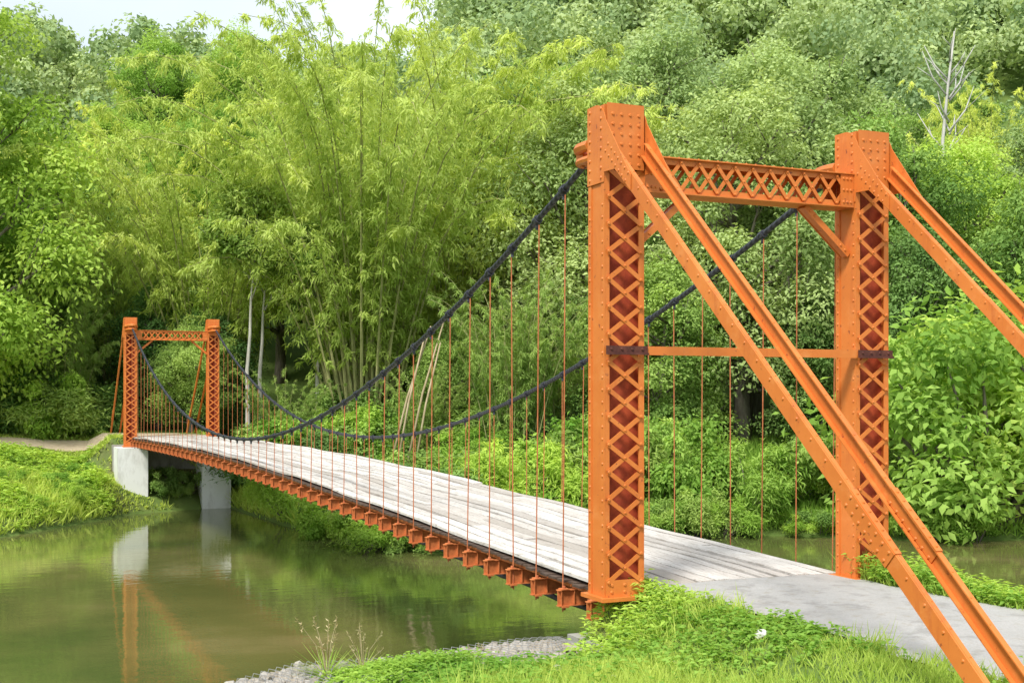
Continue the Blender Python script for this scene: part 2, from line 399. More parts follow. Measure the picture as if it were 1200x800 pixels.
def build_knee(s):
    b=MB()
    if s<0: p=(hw+.02,0,3.62); q=(hw+.62,0,4.13)
    else: p=(W-hw-.02,0,3.62); q=(W-hw-.62,0,4.13)
    b.bar(p,q,(0,1,0),.05,.10); b.bar(Vector(p)+Vector((0,.06,0)),Vector(q)+Vector((0,.06,0)),(0,1,0),.07,.012)
    b.bar(Vector(p)+Vector((0,-.06,0)),Vector(q)+Vector((0,-.06,0)),(0,1,0),.07,.012)
    for t in (.1,.2,.8,.9): b.rivet(Vector(p).lerp(Vector(q),t)+Vector((0,-.067,0)),(0,-1,0),.017)
    return b.mesh('knee_brace',PAINT)
def build_tie():
    b=MB(); z=2.5
    b.box(hw+.03,W-hw-.03,-hd-.045,-hd-.033,z-.045,z+.045); b.box(hw+.03,W-hw-.03,-hd-.032,-hd+.05,z+.034,z+.044)
    return b.mesh('cross_tie',PAINT)
def build_band():
    b=MB(); z=2.5
    b.box(-hw-.02,hw+.028,-hd-.062,-hd-.047,z-.042,z+.045); b.box(-hw-.022,hw+.03,-hd-.085,-hd-.063,z-.045,z-.025)
    for x in (-.18,-.06,.06,.18): b.rivet((x,-hd-.062,z+.012),(0,-1,0),.018)
    return b.mesh('clamp_band',RUSTBAND)
POST=build_post(); ST={-1:build_stay(-1),1:build_stay(1)}; SAD=build_saddle(); PORT=build_portal(); KN={-1:build_knee(-1),1:build_knee(1)}; TIE=build_tie(); BAND=build_band()
b=MB(); b.box(-hw+.008,hw-.008,-hd+.085,-hd+.095,.01,TH-.05); INNER=b.mesh('inner_plate',REDIN)
for ty,rot,xo in ((0,0,0),(SP,PI,W)):
    tw=obj('tower',None,bridge,(xo,ty,0),(0,0,rot))
    for px in (0,W):
        obj('post',POST,tw,(px,0,0)); obj('inner_plate',INNER,tw,(px,0,0)); obj('back_stay',ST[-1],tw,(px,0,0)); obj('back_stay',ST[1],tw,(px,0,0)); obj('cable_saddle',SAD,tw,(px,0,0))
        if ty==0: obj('clamp_band',BAND,tw,(px,0,0))
    obj('portal_beam',PORT,tw); obj('knee_brace',KN[-1],tw); obj('knee_brace',KN[1],tw)
    if ty==0: obj('cross_tie',TIE,tw)
hy=[.50+.70*i+ (SP-1.0-.70*49)*(i/49)**2.2 for i in range(50)]
b=MB(); pts=[(0,y,cz(y)) for y in np.linspace(.42,SP-.42,90)]
b.tube(pts,.036,10)
for y in hy:
    s=2*3.85*(y-SP/2)/(SP/2)**2; d=Vector((0,1,s)).normalized(); p=Vector((0,y,cz(y)))
    b.tube([p-d*.045,p+d*.045],.054,8); b.tube([p,p-Vector((0,0,.11))],.020,6)
CM=b.mesh('main_cable',CABLE,False)
for x in (0,W): obj('main_cable',CM,bridge,(x,0,0))
for x in (0,W):
    for y in hy:
        b=MB(); zt=cz(y)-.06; zb=dz(y)-.42
        jx=R.uniform(-.015,.015); jy=R.uniform(-.07,.03)
        b.tube([(jx,-jy*.4,zb),(jx*.3,jy*.4,(zt+zb)/2),(0,jy,zt)],.0075,6)
        b.tube([(0,0,zb+.02),(0,0,zb+.04)],.022,6); b.tube([(0,0,dz(y)-.165),(0,0,dz(y)-.13)],.020,6)
        obj('hanger',b.mesh('hanger',HANG),bridge,(x,y,0))
b=MB(); x0,x1=-.08,W+.08
b.box(x0,x1,-.036,.036,-.18,-.170); b.box(x0,x1,-.004,.004,-.345,-.1805); b.box(x0,x1,-.036,.036,-.355,-.345)
for xx in (x0+.04,x0+.2,x1-.2,x1-.04): 
    for s in (-1,1):
        y0,y1=sorted((s*.005,s*.030)); b.box(xx-.005,xx+.005,y0,y1,-.344,-.181)
for xx in (0,W): b.box(xx-.045,xx+.045,-.05,.05,-.369,-.356); b.box(xx-.045,xx+.045,-.05,.05,-.169,-.157)
FB=b.mesh('floor_beam',BEAMR)
for y in hy: obj('floor_beam',FB,bridge,(0,y,dz(y)))
b=MB(); nb=14; x0,x1=.10,W-.10; bw=(x1-x0)/nb
def plank(xa,xb,ya,yb,zo,th,t,sk=0,tz=0):
    n=max(1,int((yb-ya)/.6)); vs=[]; ph=R.uniform(0,6)
    for i in range(n+1):
        y=ya+(yb-ya)*i/n; z=dz(y)+zo+.006*math.sin(y*2.3+ph)+.012*math.sin(y*1.1); k=sk*(i/n-.5)+.005*math.sin(y*1.7+ph)
        vs+=[(xa+k,y,z-th),(xb+k,y,z-th),(xb+k,y,z+tz),(xa+k,y,z-tz)]
    fs=[]
    for i in range(n):
        o=4*i
        for k in range(4): fs.append((o+k,o+4+k,o+4+(k+1)%4,o+(k+1)%4)[::-1])
    fs+=[(0,1,2,3),(4*n+3,4*n+2,4*n+1,4*n)]
    b.add(vs,fs,t)
for i in range(nb):
    y=.26+R.uniform(0,.02); g=R.uniform(.026,.050); first=True
    while y<SP+.5:
        L=R.uniform(3.0,6.5) if not first else R.uniform(2.2,6.0); first=False; e=min(y+L,SP+.6)
        plank(x0+i*bw+g/2+R.uniform(-.004,.004),x0+(i+1)*bw-g/2,y,e-.012,R.uniform(-.016,.006),.04,R.random(),R.uniform(-.025,.025),R.uniform(-.006,.006)); y=e+R.uniform(0,.012)
obj('deck',b.mesh('deck',WOOD),bridge)
b=MB(); y=.27
while y<SP+.5:
    w=.2; ex=R.uniform(-.03,.05); ex2=R.uniform(-.03,.05)
    b.box(.06-ex,W-.06+ex2,y,y+w-.02,dz(y)-.106,dz(y)-.080,R.random()); y+=w
obj('cross_boards',b.mesh('cross_boards',DARKT),bridge)
for xx in (.16,.95,W-.95,W-.16):
    b=MB()
    for i in range(39): b.bar((0,i+.27,dz(i+.27)-.137),(0,i+1.27,dz(i+1.27)-.137),(0,0,1),.06,.058)
    obj('stringer',b.mesh('stringer',BEAMR),bridge,(xx,0,0))
for xx,zo in ((.28,-.41),(.75,-.40)):
    b=MB(); b.tube([(xx,y,dz(y)+zo-.015*math.sin(y*4)) for y in np.linspace(-.4,SP,120)],.034,8)
    obj('pipe',b.mesh('pipe',PIPE,True),bridge)
DCONC=m_concrete('grey_concrete',(.16,.15,.12),(.34,.33,.29))
b=MB(); b.box(-.35,W+.35,-.35,.42,-3.2,-.46); b.box(.2,W-.2,-.05,.24,-.459,-.03)
obj('abutment',b.mesh('abutment',DCONC),bridge)
for px in (0,W):
    b=MB(); b.box(px-.56,px+.56,SP-.85,SP+.55,-3.6,-.05); obj('pier',b.mesh('pier',CONC),bridge)
b=MB(); b.box(-.6,W+.6,SP+.56,SP+.95,-3.6,.02)
obj('abutment',b.mesh('back_wall',DCONC),bridge)

# ---------------------------------------------------------------- vegetation
def crown(name,centers,radii,n_per,L,Wd,mat,flat=.75,seed=0,droop=.35,rag=.12):
    r=np.random.default_rng(seed); C=[];A=[];Nn=[];T=[];LL=[]
    zmin=centers[:,2].min(); zmax=centers[:,2].max()+.01
    for c,rad in zip(centers,radii):
        n=int(n_per*(rad/np.mean(radii))**2); d=norm(r.normal(size=(n,3))+np.array([0,0,.35]))
        k=norm(r.normal(size=(12,3))); kw=r.uniform(.6,1.25,12); dd=d@k.T; j=dd.argmax(1); lump=dd.max(1)
        q=rad*(.28+.72*r.random(n)**.5)*(.5+.62*lump**4)*kw[j]*(1+rag*np.minimum(r.exponential(1,n),2.0))
        p=c+d*q[:,None]*np.array([1,1,flat])
        nn=norm(d*.5+r.normal(size=(n,3))*.5+np.array([0,0,.5])); ax=norm(np.cross(nn,r.normal(size=(n,3)))+d*.4+np.array([0,0,-droop]))
        ct=r.uniform(.05,.8)
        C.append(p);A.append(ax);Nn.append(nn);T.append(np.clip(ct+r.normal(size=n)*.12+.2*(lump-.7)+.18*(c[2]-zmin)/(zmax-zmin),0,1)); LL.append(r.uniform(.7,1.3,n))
    C=np.concatenate(C);LL=np.concatenate(LL)
    return leafmesh(name,C,np.concatenate(A),np.concatenate(Nn),L*LL,Wd*LL,np.concatenate(T),mat)
def tree_var(Ht,spread,ncl,basef,L,Wd,nleaf,mat,bark,seed,rcl=.15,tr=.028):
    r=np.random.default_rng(seed); cs=[];rr=[]
    for i in range(ncl):
        t=(i+.5)/ncl; z=Ht*(basef+(0.93-basef)*t); prof=math.sin(PI*min(1,.18+.80*t))**.55
        a=i*2.4+r.uniform(-.5,.5); q=spread*prof*math.sqrt(r.uniform(.15,1.0)); 
        cs.append((q*math.cos(a),q*math.sin(a),z+r.uniform(-.04,.04)*Ht)); rr.append(Ht*rcl*r.uniform(.6,1.25))
    cs=np.array(cs); rr=np.array(rr)
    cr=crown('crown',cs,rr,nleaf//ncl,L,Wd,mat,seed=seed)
    b=MB(); pts=[];lx,ly=r.uniform(-.05,.05,2)*Ht
    for i in range(8):
        t=i/7; pts.append((lx*t*t+r.uniform(-.05,.05)*(i>0),ly*t*t+r.uniform(-.05,.05)*(i>0),-.5+t*Ht*.82))
    b.tube(pts,[Ht*tr*(1.25-1.1*i/7) if i else Ht*tr*1.6 for i in range(8)],9)
    for c,q in zip(cs,rr):
        tz=max(basef*.7*Ht,c[2]-R.uniform(.1,.22)*Ht); t=(tz+.5)/(Ht*.82); t=min(t,1)
        s=Vector((lx*t*t,ly*t*t,tz)); e=Vector(c); m=s.lerp(e,.5)+Vector((0,0,-.03*Ht))
        b.tube([s,m,e],[Ht*tr*.38,Ht*tr*.24,Ht*tr*.08],5)
        for k in range(3):
            d=Vector(r.normal(size=3)); d.z=abs(d.z)*.6; b.tube([m.lerp(e,.4+.2*k),e+d.normalized()*q*.8],[Ht*tr*.13,Ht*tr*.03],4)
    return b.mesh('trunk',bark,True),cr
TV=[tree_var(16,4.8,34,.30,.23,.11,44000,L_MID,BARK,11,.13,.022),
    tree_var(18,4.4,40,.22,.23,.11,46000,L_GREY,BARK,12,.115,.019),
    tree_var(15,5.4,32,.38,.23,.11,40000,L_MID,PALEBARK,13,.13,.018),
    tree_var(12,4.2,28,.14,.22,.11,36000,L_DARK,BARK,14,.145,.02),
    tree_var(17,5.0,42,.10,.23,.11,52000,L_LIGHT,BARK,15,.115,.02),
    tree_var(13,1.6,8,.72,.20,.10,6000,L_MID,PALEBARK,16,.08,.0085)]
def tree(v,x,y,Ht,mat=None,label='leafy green forest tree on the far bank',group='trees of the riverside forest'):
    base=[16,18,15,12,17,13][v]; s=Ht/base; z=float(H(x,y))-.1
    e=obj('tree',None,None,(x,y,z),(0,0,R.uniform(0,6.28)),(s*R.uniform(.9,1.15),s*R.uniform(.9,1.15),s)); tag(e,label,'tree',None,group)
    obj('trunk',TV[v][0],e); o=obj('crown',TV[v][1],e)
    if mat: o.material_slots[0].link='OBJECT'; o.material_slots[0].material=mat
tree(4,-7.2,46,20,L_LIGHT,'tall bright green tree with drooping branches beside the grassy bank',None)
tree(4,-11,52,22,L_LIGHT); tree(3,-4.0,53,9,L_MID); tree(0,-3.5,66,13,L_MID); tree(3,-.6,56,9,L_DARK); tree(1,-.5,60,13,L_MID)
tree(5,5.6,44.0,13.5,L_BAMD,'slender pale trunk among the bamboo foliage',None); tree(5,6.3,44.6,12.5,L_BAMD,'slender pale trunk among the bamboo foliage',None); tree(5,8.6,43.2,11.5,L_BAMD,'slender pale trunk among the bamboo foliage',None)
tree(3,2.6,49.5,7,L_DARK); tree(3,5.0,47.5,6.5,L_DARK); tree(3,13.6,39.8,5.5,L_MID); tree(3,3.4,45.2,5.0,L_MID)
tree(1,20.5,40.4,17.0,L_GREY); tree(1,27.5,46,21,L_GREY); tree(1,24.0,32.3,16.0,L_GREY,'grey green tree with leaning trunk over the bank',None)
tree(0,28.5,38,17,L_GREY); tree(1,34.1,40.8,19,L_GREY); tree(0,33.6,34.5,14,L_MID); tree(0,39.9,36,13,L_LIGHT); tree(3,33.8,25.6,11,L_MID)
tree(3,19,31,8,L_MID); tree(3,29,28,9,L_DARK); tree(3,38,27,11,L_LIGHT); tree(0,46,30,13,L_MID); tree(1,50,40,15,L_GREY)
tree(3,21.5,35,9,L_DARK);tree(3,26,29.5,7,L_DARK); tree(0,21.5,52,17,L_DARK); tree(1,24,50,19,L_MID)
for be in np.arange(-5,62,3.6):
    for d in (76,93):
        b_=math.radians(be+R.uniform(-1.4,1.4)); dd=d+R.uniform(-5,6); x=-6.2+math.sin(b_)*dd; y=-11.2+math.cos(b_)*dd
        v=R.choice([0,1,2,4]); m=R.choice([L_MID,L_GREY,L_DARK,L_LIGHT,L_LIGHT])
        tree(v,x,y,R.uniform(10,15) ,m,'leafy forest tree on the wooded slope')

def bamboo(Ht,nc,nbr,nl,L,Wd,seed,spread=.42,rad=1.4,s0=.2,fountain=False):
    r=np.random.default_rng(seed); b=MB(); C=[];A=[];Nn=[];T=[]
    for i in range(nc):
        a=r.uniform(0,2*PI); q=rad*math.sqrt(r.random()); bx,by=q*math.cos(a),q*math.sin(a)
        a2=a+r.uniform(-.3,.3); h=Ht*r.uniform(.55,1.08)
        lean=spread*r.uniform(.25,1.1) if fountain else spread*r.uniform(.15,1.1)*(.4+.6*q/rad)
        th0=.05+lean*.35
        P_=[np.array([bx,by,0.])]; M=24
        for j in range(M):
            t=(j+1)/M; ang=th0+lean*1.15*t**1.6+ (1.15 if fountain else .8)*max(0,t-.62)**1.3/.28*(.6+lean)
            st=h*1.06/M; P_.append(P_[-1]+np.array([math.cos(a2)*math.sin(ang)*st,math.sin(a2)*math.sin(ang)*st,math.cos(ang)*st]))
        P_=np.array(P_); 
        def P(s):
            f=min(max(s,0),.9999)*M; k=int(f); return P_[k]+(P_[k+1]-P_[k])*(f-k)
        pts=[P(s) for s in np.linspace(0,1,13)]; pts[0][2]-=.4
        b.tube([tuple(p) for p in pts],[.055*(1-.88*j/12)*Ht/19+.006 for j in range(13)],5)
        ct=r.uniform(.0,.9)
        for j in range(nbr):
            s=s0+(1-s0)*((j+r.random())/nbr)**.8; p=P(s); br=(.25+.95*math.sin(PI*min(1,(s-s0*.6)/(1-s0*.6)*.88)))*Ht/19*.85
            g=r.uniform(0,2*PI); bd=np.array([math.cos(g),math.sin(g),r.uniform(.0,.6)]); e=p+bd*br*r.uniform(.5,1)
            e[2]-=.35*br
            n=nl; t=r.random(n)[:,None]; pos=p+(e-p)*t**.8+r.normal(size=(n,3))*.10*br+np.array([0,0,1.])*(-.3*br*t*t)
            ax=bd*.5+r.normal(size=(n,3))*.40+np.array([0,0,-.8]); C.append(pos);A.append(ax);Nn.append(r.normal(size=(n,3))*.7+bd*.6+np.array([0,0,.9]))
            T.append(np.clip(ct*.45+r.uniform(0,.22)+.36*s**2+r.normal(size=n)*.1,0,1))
    C=np.concatenate(C); n=len(C); l=r.uniform(.7,1.3,n)
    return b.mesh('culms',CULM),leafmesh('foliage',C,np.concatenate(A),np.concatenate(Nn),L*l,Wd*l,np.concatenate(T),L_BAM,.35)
BV=[bamboo(19,56,40,30,.29,.062,31,.56,1.2,.28,True),bamboo(20,48,40,30,.29,.062,32,.38,1.2,.22),bamboo(9,50,20,28,.24,.042,33,.45,1.2,.2)]
def bam(v,x,y,Ht,mat=L_BAM,label='arching clump of feathery yellow green bamboo',rz=None):
    base=[19,20,9][v]; z=float(H(x,y))-.1; s=Ht/base
    e=obj('bamboo_clump',None,None,(x,y,z),(0,0,R.uniform(0,6.28) if rz is None else rz),(s,s,s)); tag(e,label,'bamboo',None,'bamboo clumps on the bank')
    obj('culms',BV[v][0],e); o=obj('foliage',BV[v][1],e); o.material_slots[0].link='OBJECT'; o.material_slots[0].material=mat
bam(0,10.8,42.8,20.3,L_BAM,'huge arching clump of feathery yellow green bamboo'); bam(0,17.0,46.5,21.5); bam(0,5.0,49.5,17.5); bam(1,1.4,53.5,12.0); bam(1,13.5,52,21)
bam(0,3.0,63,16)
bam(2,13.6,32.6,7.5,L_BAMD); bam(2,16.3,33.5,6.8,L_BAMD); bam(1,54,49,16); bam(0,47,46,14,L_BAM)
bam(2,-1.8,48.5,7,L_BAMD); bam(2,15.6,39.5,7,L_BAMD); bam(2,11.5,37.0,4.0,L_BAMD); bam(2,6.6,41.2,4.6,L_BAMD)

def bush_var(Ht,rad,ncl,L,Wd,nleaf,mat,seed,rag=.35):
    r=np.random.default_rng(seed); cs=[];rr=[]
    for i in range(ncl):
        a=r.uniform(0,6.28); q=rad*math.sqrt(r.random()); z=Ht*r.uniform(.08,.9)*(1-.3*q/rad); cs.append((q*math.cos(a),q*math.sin(a),z)); rr.append(Ht*.22*r.uniform(.5,1.3))
    cs=np.array(cs);rr=np.array(rr); cr=crown('leaves',cs,rr,nleaf//ncl,L,Wd,mat,.8,seed,.35,rag)
    b=MB()
    for c in cs: b.tube([(c[0]*.15,c[1]*.15,-.3),(c[0]*.6,c[1]*.6,c[2]*.6),tuple(c)],[.03*Ht/2,.02*Ht/2,.006],4)
    return b.mesh('stems',BARK),cr
SV=[bush_var(2,1.6,16,.13,.065,8000,L_WEED,51),bush_var(2,1.9,18,.19,.04,8000,L_WEED,52,.5),bush_var(8,4.0,38,.32,.16,14000,L_LIGHT,53,.1)]
def shrub(v,x,y,s,mat,label='low leafy green shrub at the water edge',group='shrubs along the far bank',name='shrub'):
    z=float(H(x,y))-.08; e=obj(name,None,None,(x,y,z),(0,0,R.uniform(0,6.28)),(s*R.uniform(.85,1.3),s,s*R.uniform(.7,1.2))); tag(e,label,'shrub',None,group)
    obj('stems',SV[v][0],e); o=obj('leaves',SV[v][1],e); o.material_slots[0].link='OBJECT'; o.material_slots[0].material=mat
shrub(2,24.0,18.6,.90,L_LIGHT,'large bright broad leaved bush overhanging the river',None,'bush')
shrub(2,28.0,19.5,1.05,L_LIGHT,'large bright broad leaved bush overhanging the river',None,'bush')
for x in np.arange(5.2,23,.8):
    yf=float(np.interp(x,FAR[:,0],FAR[:,1])); shrub(R.choice([0,1]),x+R.uniform(-.3,.3),yf+R.uniform(.1,.8),R.uniform(.35,.75),R.choice([L_WEED,L_WEED,L_LIGHT,L_MID]))
    if x>7: shrub(R.choice([0,1]),x+R.uniform(-.5,.5),yf+R.uniform(2.5,5.5),R.uniform(.7,1.6),R.choice([L_WEED,L_MID,L_LIGHT,L_MID]))
for x,y in ((4.6,33.5),(4.9,29),(5.3,26),(5.4,24),(5.0,36),(5.6,22.8),(5.2,38.5),(6.5,31),(7,27),(4.6,27.5),(4.5,31.5)):
    shrub(R.choice([0,1]),x,y,R.uniform(.4,.9),R.choice([L_WEED,L_MID]))
for i in range(24):
    x=R.uniform(-17,-1.0); shrub(R.choice([0,1]),x,R.uniform(46.5,50) if x>-6 else R.uniform(45,49),R.uniform(.8,1.7),R.choice([L_DARK,L_MID,L_MID,L_WEED]))
for i in range(30):
    x=R.uniform(4,20); shrub(R.choice([0,1]),x,R.uniform(38.5,42) if x<12 else R.uniform(33,38),R.uniform(.8,1.6),R.choice([L_WEED,L_MID,L_MID,L_DARK]))
for x,y,s in ((-4.6,35.5,.4),(-3,36.6,.4),(-2.0,38.8,.45),(-6.6,36.5,.4),(-2.0,37.0,.3),(1.0,38.9,.5),(2.2,39.0,.5),(1.6,38.6,.35),(-3.8,33.6,.3),(-5.8,39.5,.4),(-2.6,35.6,.35),(-8,33,.4)):
    shrub(R.choice([0,1]),x,y,s,L_WEED if x<0.5 else L_MID,'low leafy shrub on the grassy bank')

C=[];A=[];Nn=[];T=[];S=[]
r=np.random.default_rng(77)
for i in range(900):
    be=math.radians(r.uniform(-12,64)); d=math.sqrt(r.uniform(100**2,215**2)); 
    if be<math.radians(17): d=r.uniform(105,145)
    if be<math.radians(17) and i%2: continue
    x=-6.2+math.sin(be)*d; y=-11.2+math.cos(be)*d
    big=1.25 if be>math.radians(17) else 1
    z=float(H(x,y)); h=r.uniform(7,14); rad=r.uniform(2.6,4.8)*big; t0=r.uniform(-.15,.8)
    for kk in range(7):
        cc_=np.array([x,y,z])+np.array([r.uniform(-1,1)*rad*.75,r.uniform(-1,1)*rad*.75,h*r.uniform(.2,.9)]); rr_=rad*r.uniform(.3,.62)
        n=190; dd=norm(r.normal(size=(n,3))+np.array([-.1,-.3,.4])); C.append(cc_+dd*rr_*(.4+.6*r.random((n,1)))*np.array([1,1,1.05]))
        nn=norm(dd+r.normal(size=(n,3))*.5); Nn.append(nn); A.append(np.cross(nn,r.normal(size=(n,3)))); T.append(np.clip(t0+r.uniform(-.12,.2)+r.normal(size=n)*.08,0,1)); S.append(r.uniform(.7,1.3,n)*d/150)
C=np.concatenate(C);S=np.concatenate(S)
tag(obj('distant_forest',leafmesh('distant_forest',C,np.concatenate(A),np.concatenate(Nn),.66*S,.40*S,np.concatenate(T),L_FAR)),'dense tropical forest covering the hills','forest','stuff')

def scatter(n,x0,x1,y0,y1,seed):
    r=np.random.default_rng(seed); return r.uniform(x0,x1,n),r.uniform(y0,y1,n),r
def grass(name,n,box,hmin,hmax,Wd,mat,label,seed,mask=None,lean=.4,hs=1.0,hf=None):
    x,y,r=scatter(n,*box,seed); z=H(x,y); k=z>-2.46
    if mask is not None: k&=mask(x,y,z)
    x,y,z=x[k],y[k],z[k]; n=len(x); pn=np.clip(.5+.5*vn(x,y,1.8*hs,21),0,1)
    L=(hmin+(hmax-hmin)*pn)*r.uniform(.6,1.25,n)
    if hf is not None: L=L*hf(x,y)
    ax=np.stack([r.normal(size=n)*lean,r.normal(size=n)*lean,np.ones(n)],1)
    me=leafmesh(name,np.stack([x,y,z-.02],1),ax,rdir(n,r)*np.array([1,1,.1]),L,Wd*r.uniform(.7,1.4,n),.25+.4*np.clip(.5+.5*vn(x,y,.9*hs,22),0,1)+r.normal(size=n)*.15,mat,.35,.35)
    return tag(obj(name,me),label,'grass','stuff')
def gfront(x): return -1.05+.35*np.clip((x+3.0)/2.3,0,1)+.45*np.clip((x+1.3)/.7,0,1)+.10*np.sin(x*7)+.07*np.sin(x*17)
def front_h(x,y): return np.where(x<-.4,np.clip((gfront(x)-y)/1.8,.30,1),1.)
def redgev(y): return .42+.22*np.clip(-y/1.5,0,1)+.08*np.sin(y*2.1)
def nearmask(x,y,z):
    gab=(x<-.5)&(y>gfront(x)-.05)
    return ~((x>redgev(y)+.02+.07*np.sin(y*9))&(x<3.02+.08*np.sin(y*1.7))&(y<.35))&~((x>-.3)&(x<3.5)&(y>.3))&~gab
grass('bank_grass',220000,(-7.5,9,-9,2.2),.06,.26,.011,L_GRASS,'fresh green grass on the near bank',41,nearmask,.4,1.0,front_h)
grass('tall_grass',36000,(-3,6,-5,.6),.15,.48,.011,L_GRASS,'taller loose grass tufts on the near bank',49,lambda x,y,z:nearmask(x,y,z)&(vn(x,y,2.6,71)>.35)&((x>-.6)|(y<-1.9)),.35)
def pier_m(x,y): return np.where((np.abs(x-.0)<1.0)&(y>36.2)&(y<38.4),.4,1.)
grass('far_bank_grass',120000,(-22,4.5,25,46.5),.16,.6,.05,L_GRASS,'lush grass on the far bank',42,lambda x,y,z:(pathd(x,y)>1.25)&~((np.abs(x-1.6)<1.8)&(y>38)),.45,.7,lambda x,y:np.where(y>38.5,.35,1.)*pier_m(x,y))
grass('waterside_grass',60000,(4,36,14,32),.2,.7,.05,L_WEED,'low grass along the far water edge',43,None,.5,.7)
def weeds(name,nst,box,seed,hlo,hhi,nl,L,Wd,label,mask,thr=-.25,sp=.06,fh=None):
    x,y,r=scatter(nst,*box,seed); z=H(x,y); dens=vn(x,y,1.3,61)+.35*r.normal(size=len(x)); k=(z>-2.4)&mask(x,y,z)&(dens>thr); x,y,z=x[k],y[k],z[k]; n=len(x)
    h=(hlo+(hhi-hlo)*np.clip(.5+.5*vn(x,y,1.8,21),0,1))*r.uniform(.6,1.2,n)
    if fh is not None: h=h*fh(x,y)
    x=np.repeat(x,nl);y=np.repeat(y,nl);z=np.repeat(z,nl);h=np.repeat(h,nl);m=len(x); t=r.uniform(.25,1,m)
    g=r.uniform(0,2*PI,m); o=r.uniform(0,sp,m)
    C=np.stack([x+np.cos(g)*o,y+np.sin(g)*o,z+h*t],1); A=np.stack([np.cos(g),np.sin(g),r.uniform(-.3,.5,m)],1); Nn=np.stack([r.normal(size=m)*.3,r.normal(size=m)*.3,np.ones(m)],1)
    l=r.uniform(.6,1.3,m)
    tag(obj(name,leafmesh(name,C,A,Nn,L*l,Wd*l,np.clip(.3+.25*vn(x,y,2.2,63)+.25*t+r.normal(size=m)*.14,0,1),L_WEED)),label,'weeds','stuff')
weeds('bank_weeds',20000,(-6,9,-8,1.8),45,.06,.32,10,.065,.036,'leafy creeping weeds on the near bank',nearmask,-.25,.06,front_h)
def towermask(x,y,z): return (np.hypot(x+.05,y+.45)<.8)|(np.hypot(x-3.3,y+.2)<.7)|((x>3.1)&(x<5.5)&(y>-3)&(y<.8))
weeds('tower_weeds',4800,(-1,6,-3,.8),46,.10,.40,9,.08,.03,'taller weeds around the tower feet',lambda x,y,z:towermask(x,y,z)&nearmask(x,y,z),-.6)
weeds('far_bank_weeds',9000,(-16,-1,27,42),47,.1,.6,8,.2,.09,'rough leafy weeds on the far bank',lambda x,y,z:pathd(x,y)>2.4,.1,.15)

def stone(b,c,s,r,t):
    d=[Vector((x,y,z)).normalized() for x,y,z in [(0,0,1),(.9,0,.4),(.28,.85,.4),(-.72,.53,.4),(-.72,-.53,.4),(.28,-.85,.4),(.72,.53,-.4),(-.28,.85,-.4),(-.9,0,-.4),(-.28,-.85,-.4),(.72,-.53,-.4),(0,0,-1)]]
    a=r.uniform(0,6.28); M=Matrix.Rotation(a,3,'Z')@Matrix.Rotation(r.uniform(-.5,.5),3,'X')
    sc=(s*r.uniform(.8,1.3),s*r.uniform(.7,1.1),s*r.uniform(.5,.8))
    vs=[]
    for p in d:
        q=Vector((p.x*sc[0],p.y*sc[1],p.z*sc[2]))*r.uniform(.85,1.12); vs.append(M@q+Vector(c))
    fs=[(0,1,2),(0,2,3),(0,3,4),(0,4,5),(0,5,1),(1,6,2),(2,6,7),(2,7,3),(3,7,8),(3,8,4),(4,8,9),(4,9,5),(5,9,10),(5,10,1),(1,10,6),(11,7,6),(11,8,7),(11,9,8),(11,10,9),(11,6,10)]
    b.add(vs,fs,t)
gab=obj('gabion',None); tag(gab,'wire netted basket of grey stones edging the river bank','gabion')
b=MB(); 
def gtop(u,v):
    x=-4.1+u*3.6; y0=float(gfront(x))+.02; y1=.50-.35*max(0,u-.6)*2-.9*max(0,.25-u)*2; y=y0+(y1-y0)*v; z=max(float(H(x,y))+.02,-.48-.12*(1-u))+.03*math.sin(u*9)
    return x,y,z
for i in range(2600):
    u,v=R.random(),R.random(); x,y,z=gtop(u,v); stone(b,(x,y,z-.02-R.random()*.03),R.uniform(.025,.065),R,R.uniform(0,.8))
for i in range(500):
    u=R.random(); x,y,z=gtop(u,1); stone(b,(x,y+R.uniform(-.08,.06),z-R.uniform(0,1.3)),R.uniform(.04,.09),R,R.uniform(0,.6))
obj('stones',b.mesh('stones',ROCK),gab)
b=MB(); nu,nv=44,12
for i in range(nu):
    for j in range(nv):
        for di in (-.5,.5):
            if i+di*2<0 or i+di*2>nu: continue
            p=gtop((i+.5*(j%2))/nu,j/nv); q=gtop((i+.5*(j%2)+di)/nu,(j+1)/nv)
            b.bar((p[0],p[1],p[2]+.03),(q[0],q[1],q[2]+.03),(0,0,1),.004,.004)
obj('wire_net',b.mesh('wire_net',WIRE),gab)
weeds('gabion_weeds',4200,(-4,-.4,-1.4,.5),48,.03,.18,8,.05,.025,'sparse weeds growing through the stones',lambda x,y,z:(y>gfront(x)-.1),.0,.05)
for x,y,s in ((.12,-2.35,.07),(-.5,-2.0,.05),(-1.6,-1.9,.06),(-1.3,-2.3,.04),(-.9,-1.6,.05)):
    b=MB(); stone(b,(0,0,0),s,R,.0); tag(obj('stone',b.mesh('stone',PALEROCK if s>.065 else ROCK),None,(x,y,float(H(x,y))+s*.5)),'small pale stone lying in the grass','stone',None,'stones in the bank grass')
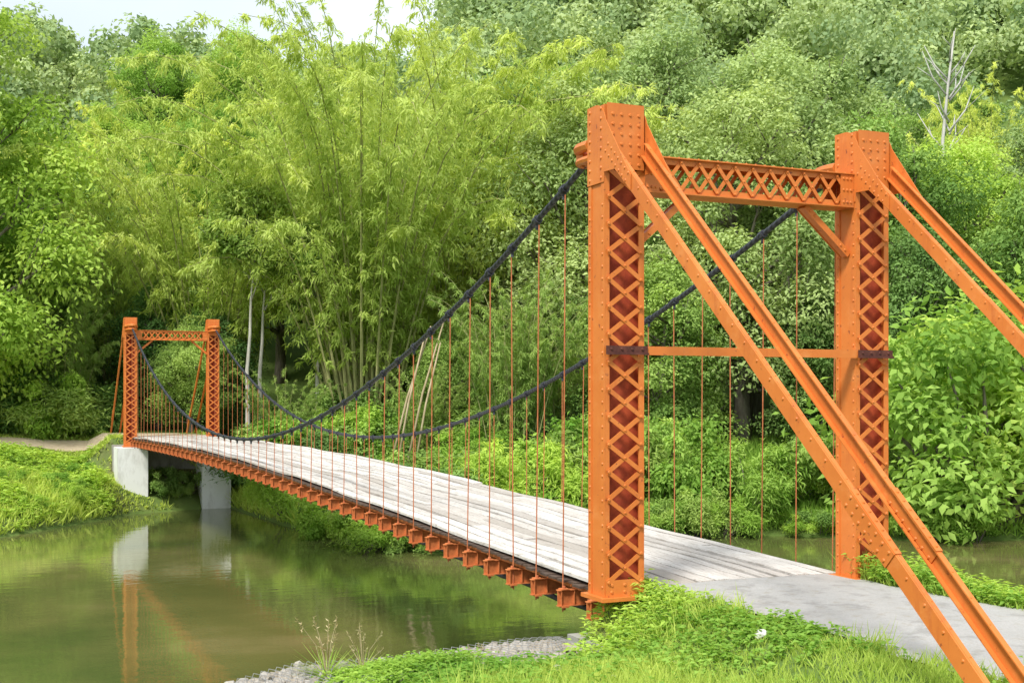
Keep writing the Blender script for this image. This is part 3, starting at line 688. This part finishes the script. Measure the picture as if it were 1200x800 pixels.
def sedge(x,y,s,lab):
    r=np.random.default_rng(int(abs(x)*100)); b=MB(); z=float(H(x,y))
    C=[];A=[]
    e=obj('sedge',None,None,(x,y,z)); tag(e,lab,'plant',None,'sedges on the bank edge')
    for i in range(9):
        g=r.uniform(0,6.28); o=r.uniform(.05,.3)*s; h=r.uniform(.35,.62)*s; tip=(math.cos(g)*o,math.sin(g)*o,h)
        b.tube([(0,0,-.03),(tip[0]*.35,tip[1]*.35,h*.6),tip],[.004,.003,.0015],4)
        for k in range(10): C.append((tip[0]*(.75+.25*k/10),tip[1]*(.75+.25*k/10),h*(.8+.2*k/10))); A.append(r.normal(size=3)*.6+np.array([0,0,.6]))
    obj('stalks',b.mesh('stalks',DRYCULM),e)
    C=np.array(C);A=np.array(A); obj('seed_heads',leafmesh('seed_heads',C,A,rdir(len(C),r),.04*s,.009*s,r.random(len(C)),L_DRY),e)
    n=120; g=r.uniform(0,6.28,n); C=np.stack([np.cos(g)*.03,np.sin(g)*.03,np.zeros(n)],1); A=np.stack([np.cos(g)*.6,np.sin(g)*.6,r.uniform(.5,1.5,n)],1)
    obj('blades',leafmesh('blades',C,A,np.array([[0,0,1.]]*n)+.01,r.uniform(.2,.45,n)*s,.010*s,r.random(n),L_GRASS,.4,.4),e)
sedge(-3.05,.05,1.1,'dry seed headed sedge beside the stones'); sedge(-2.75,-.1,.8,'dry seed headed sedge beside the stones'); sedge(-1.6,-.1,.4,'small sedge beside the stones')
for i,(dx,tx) in enumerate(((0,1.3),(.35,1.75),(.7,1.2),(-.3,1.9))):
    b=MB(); h=R.uniform(4.8,6.0); b.tube([(0,0,-.3),(tx*.5*.9,.1,h*.5),(tx,.2,h)],[.055,.045,.03],7)
    x,y=9.6+dx,35.2-dx*.3; tag(obj('bamboo_pole',b.mesh('bamboo_pole',DRYCULM,True),None,(x,y,float(H(x,y)))),'dry yellowed bamboo pole leaning at the forest edge','bamboo pole',None,'leaning dry poles')
b=MB(); r=np.random.default_rng(5); Ht=21
pts=[(.3*math.sin(i),.2*math.cos(i*1.3),i*Ht/7-1) for i in range(8)]; b.tube(pts,[.22-.025*i for i in range(8)],7)
for i in range(16):
    z=Ht*r.uniform(.6,.92); g=r.uniform(0,6.28); l=r.uniform(.9,2.2); p=Vector((0,0,z-1)); q=p+Vector((math.cos(g)*l*.5,math.sin(g)*l*.5,l*.6)); e=q+Vector((math.cos(g+.4)*l*.4,math.sin(g+.4)*l*.4,l*.7))
    b.tube([p,q,e],[.06,.045,.015],5); b.tube([q,q+Vector((math.cos(g-1)*l*.5,math.sin(g-1)*l*.5,l*.4))],[.03,.01],4)
de=obj('dead_tree',None,None,(43.8,41.2,float(H(43.8,41.2)))); tag(de,'bare bleached dead tree on the wooded slope','tree'); obj('trunk',b.mesh('trunk',GREYWOOD,True),de)

# ---------------------------------------------------------------- light, sky, camera
sd=Vector((-.72,-.62,0)).normalized(); el=math.radians(52); sunv=Vector((sd.x*math.cos(el),sd.y*math.cos(el),math.sin(el)))
w=bpy.data.worlds.new('World'); scene.world=w; w.use_nodes=True; nt=w.node_tree; nt.nodes.clear()
sky=nt.nodes.new('ShaderNodeTexSky'); sky.sky_type='NISHITA'; sky.sun_disc=False; sky.sun_elevation=el; sky.sun_rotation=math.atan2(sd.x,sd.y); sky.dust_density=2; sky.air_density=1.2
tc=nt.nodes.new('ShaderNodeTexCoord'); cn=nt.nodes.new('ShaderNodeTexNoise'); cn.inputs['Scale'].default_value=2.2; cn.inputs['Detail'].default_value=6; nt.links.new(tc.outputs['Generated'],cn.inputs['Vector'])
cr=ramp(nt,cn.outputs['Fac'],[(.35,(.62,.62,.62)),(.62,(.92,.92,.92))])
mx=mixc(nt,cr.outputs[0],sky.outputs[0],(7.5,8.1,8.6))
bg=nt.nodes.new('ShaderNodeBackground'); bg.inputs[1].default_value=.15; nt.links.new(mx,bg.inputs[0])
wo=nt.nodes.new('ShaderNodeOutputWorld'); nt.links.new(bg.outputs[0],wo.inputs[0])
sl=bpy.data.lights.new('sun','SUN'); sl.energy=4.3; sl.angle=math.radians(11); sl.color=(1,.965,.90)
so=bpy.data.objects.new('sun',sl); col.objects.link(so); so.rotation_euler=(-sunv).to_track_quat('-Z','Y').to_euler()
cam=bpy.data.cameras.new('camera'); cam.lens=43.5; cam.sensor_width=36; cam.shift_y=.05; cam.clip_end=2000; cam.clip_start=.1
co=bpy.data.objects.new('camera',cam); col.objects.link(co); co.location=(-6.21,-11.2,2.07); co.rotation_euler=(PI/2,0,-math.radians(24.2)); scene.camera=co
scene.view_settings.view_transform='Standard'; scene.view_settings.look='None'; scene.view_settings.exposure=0
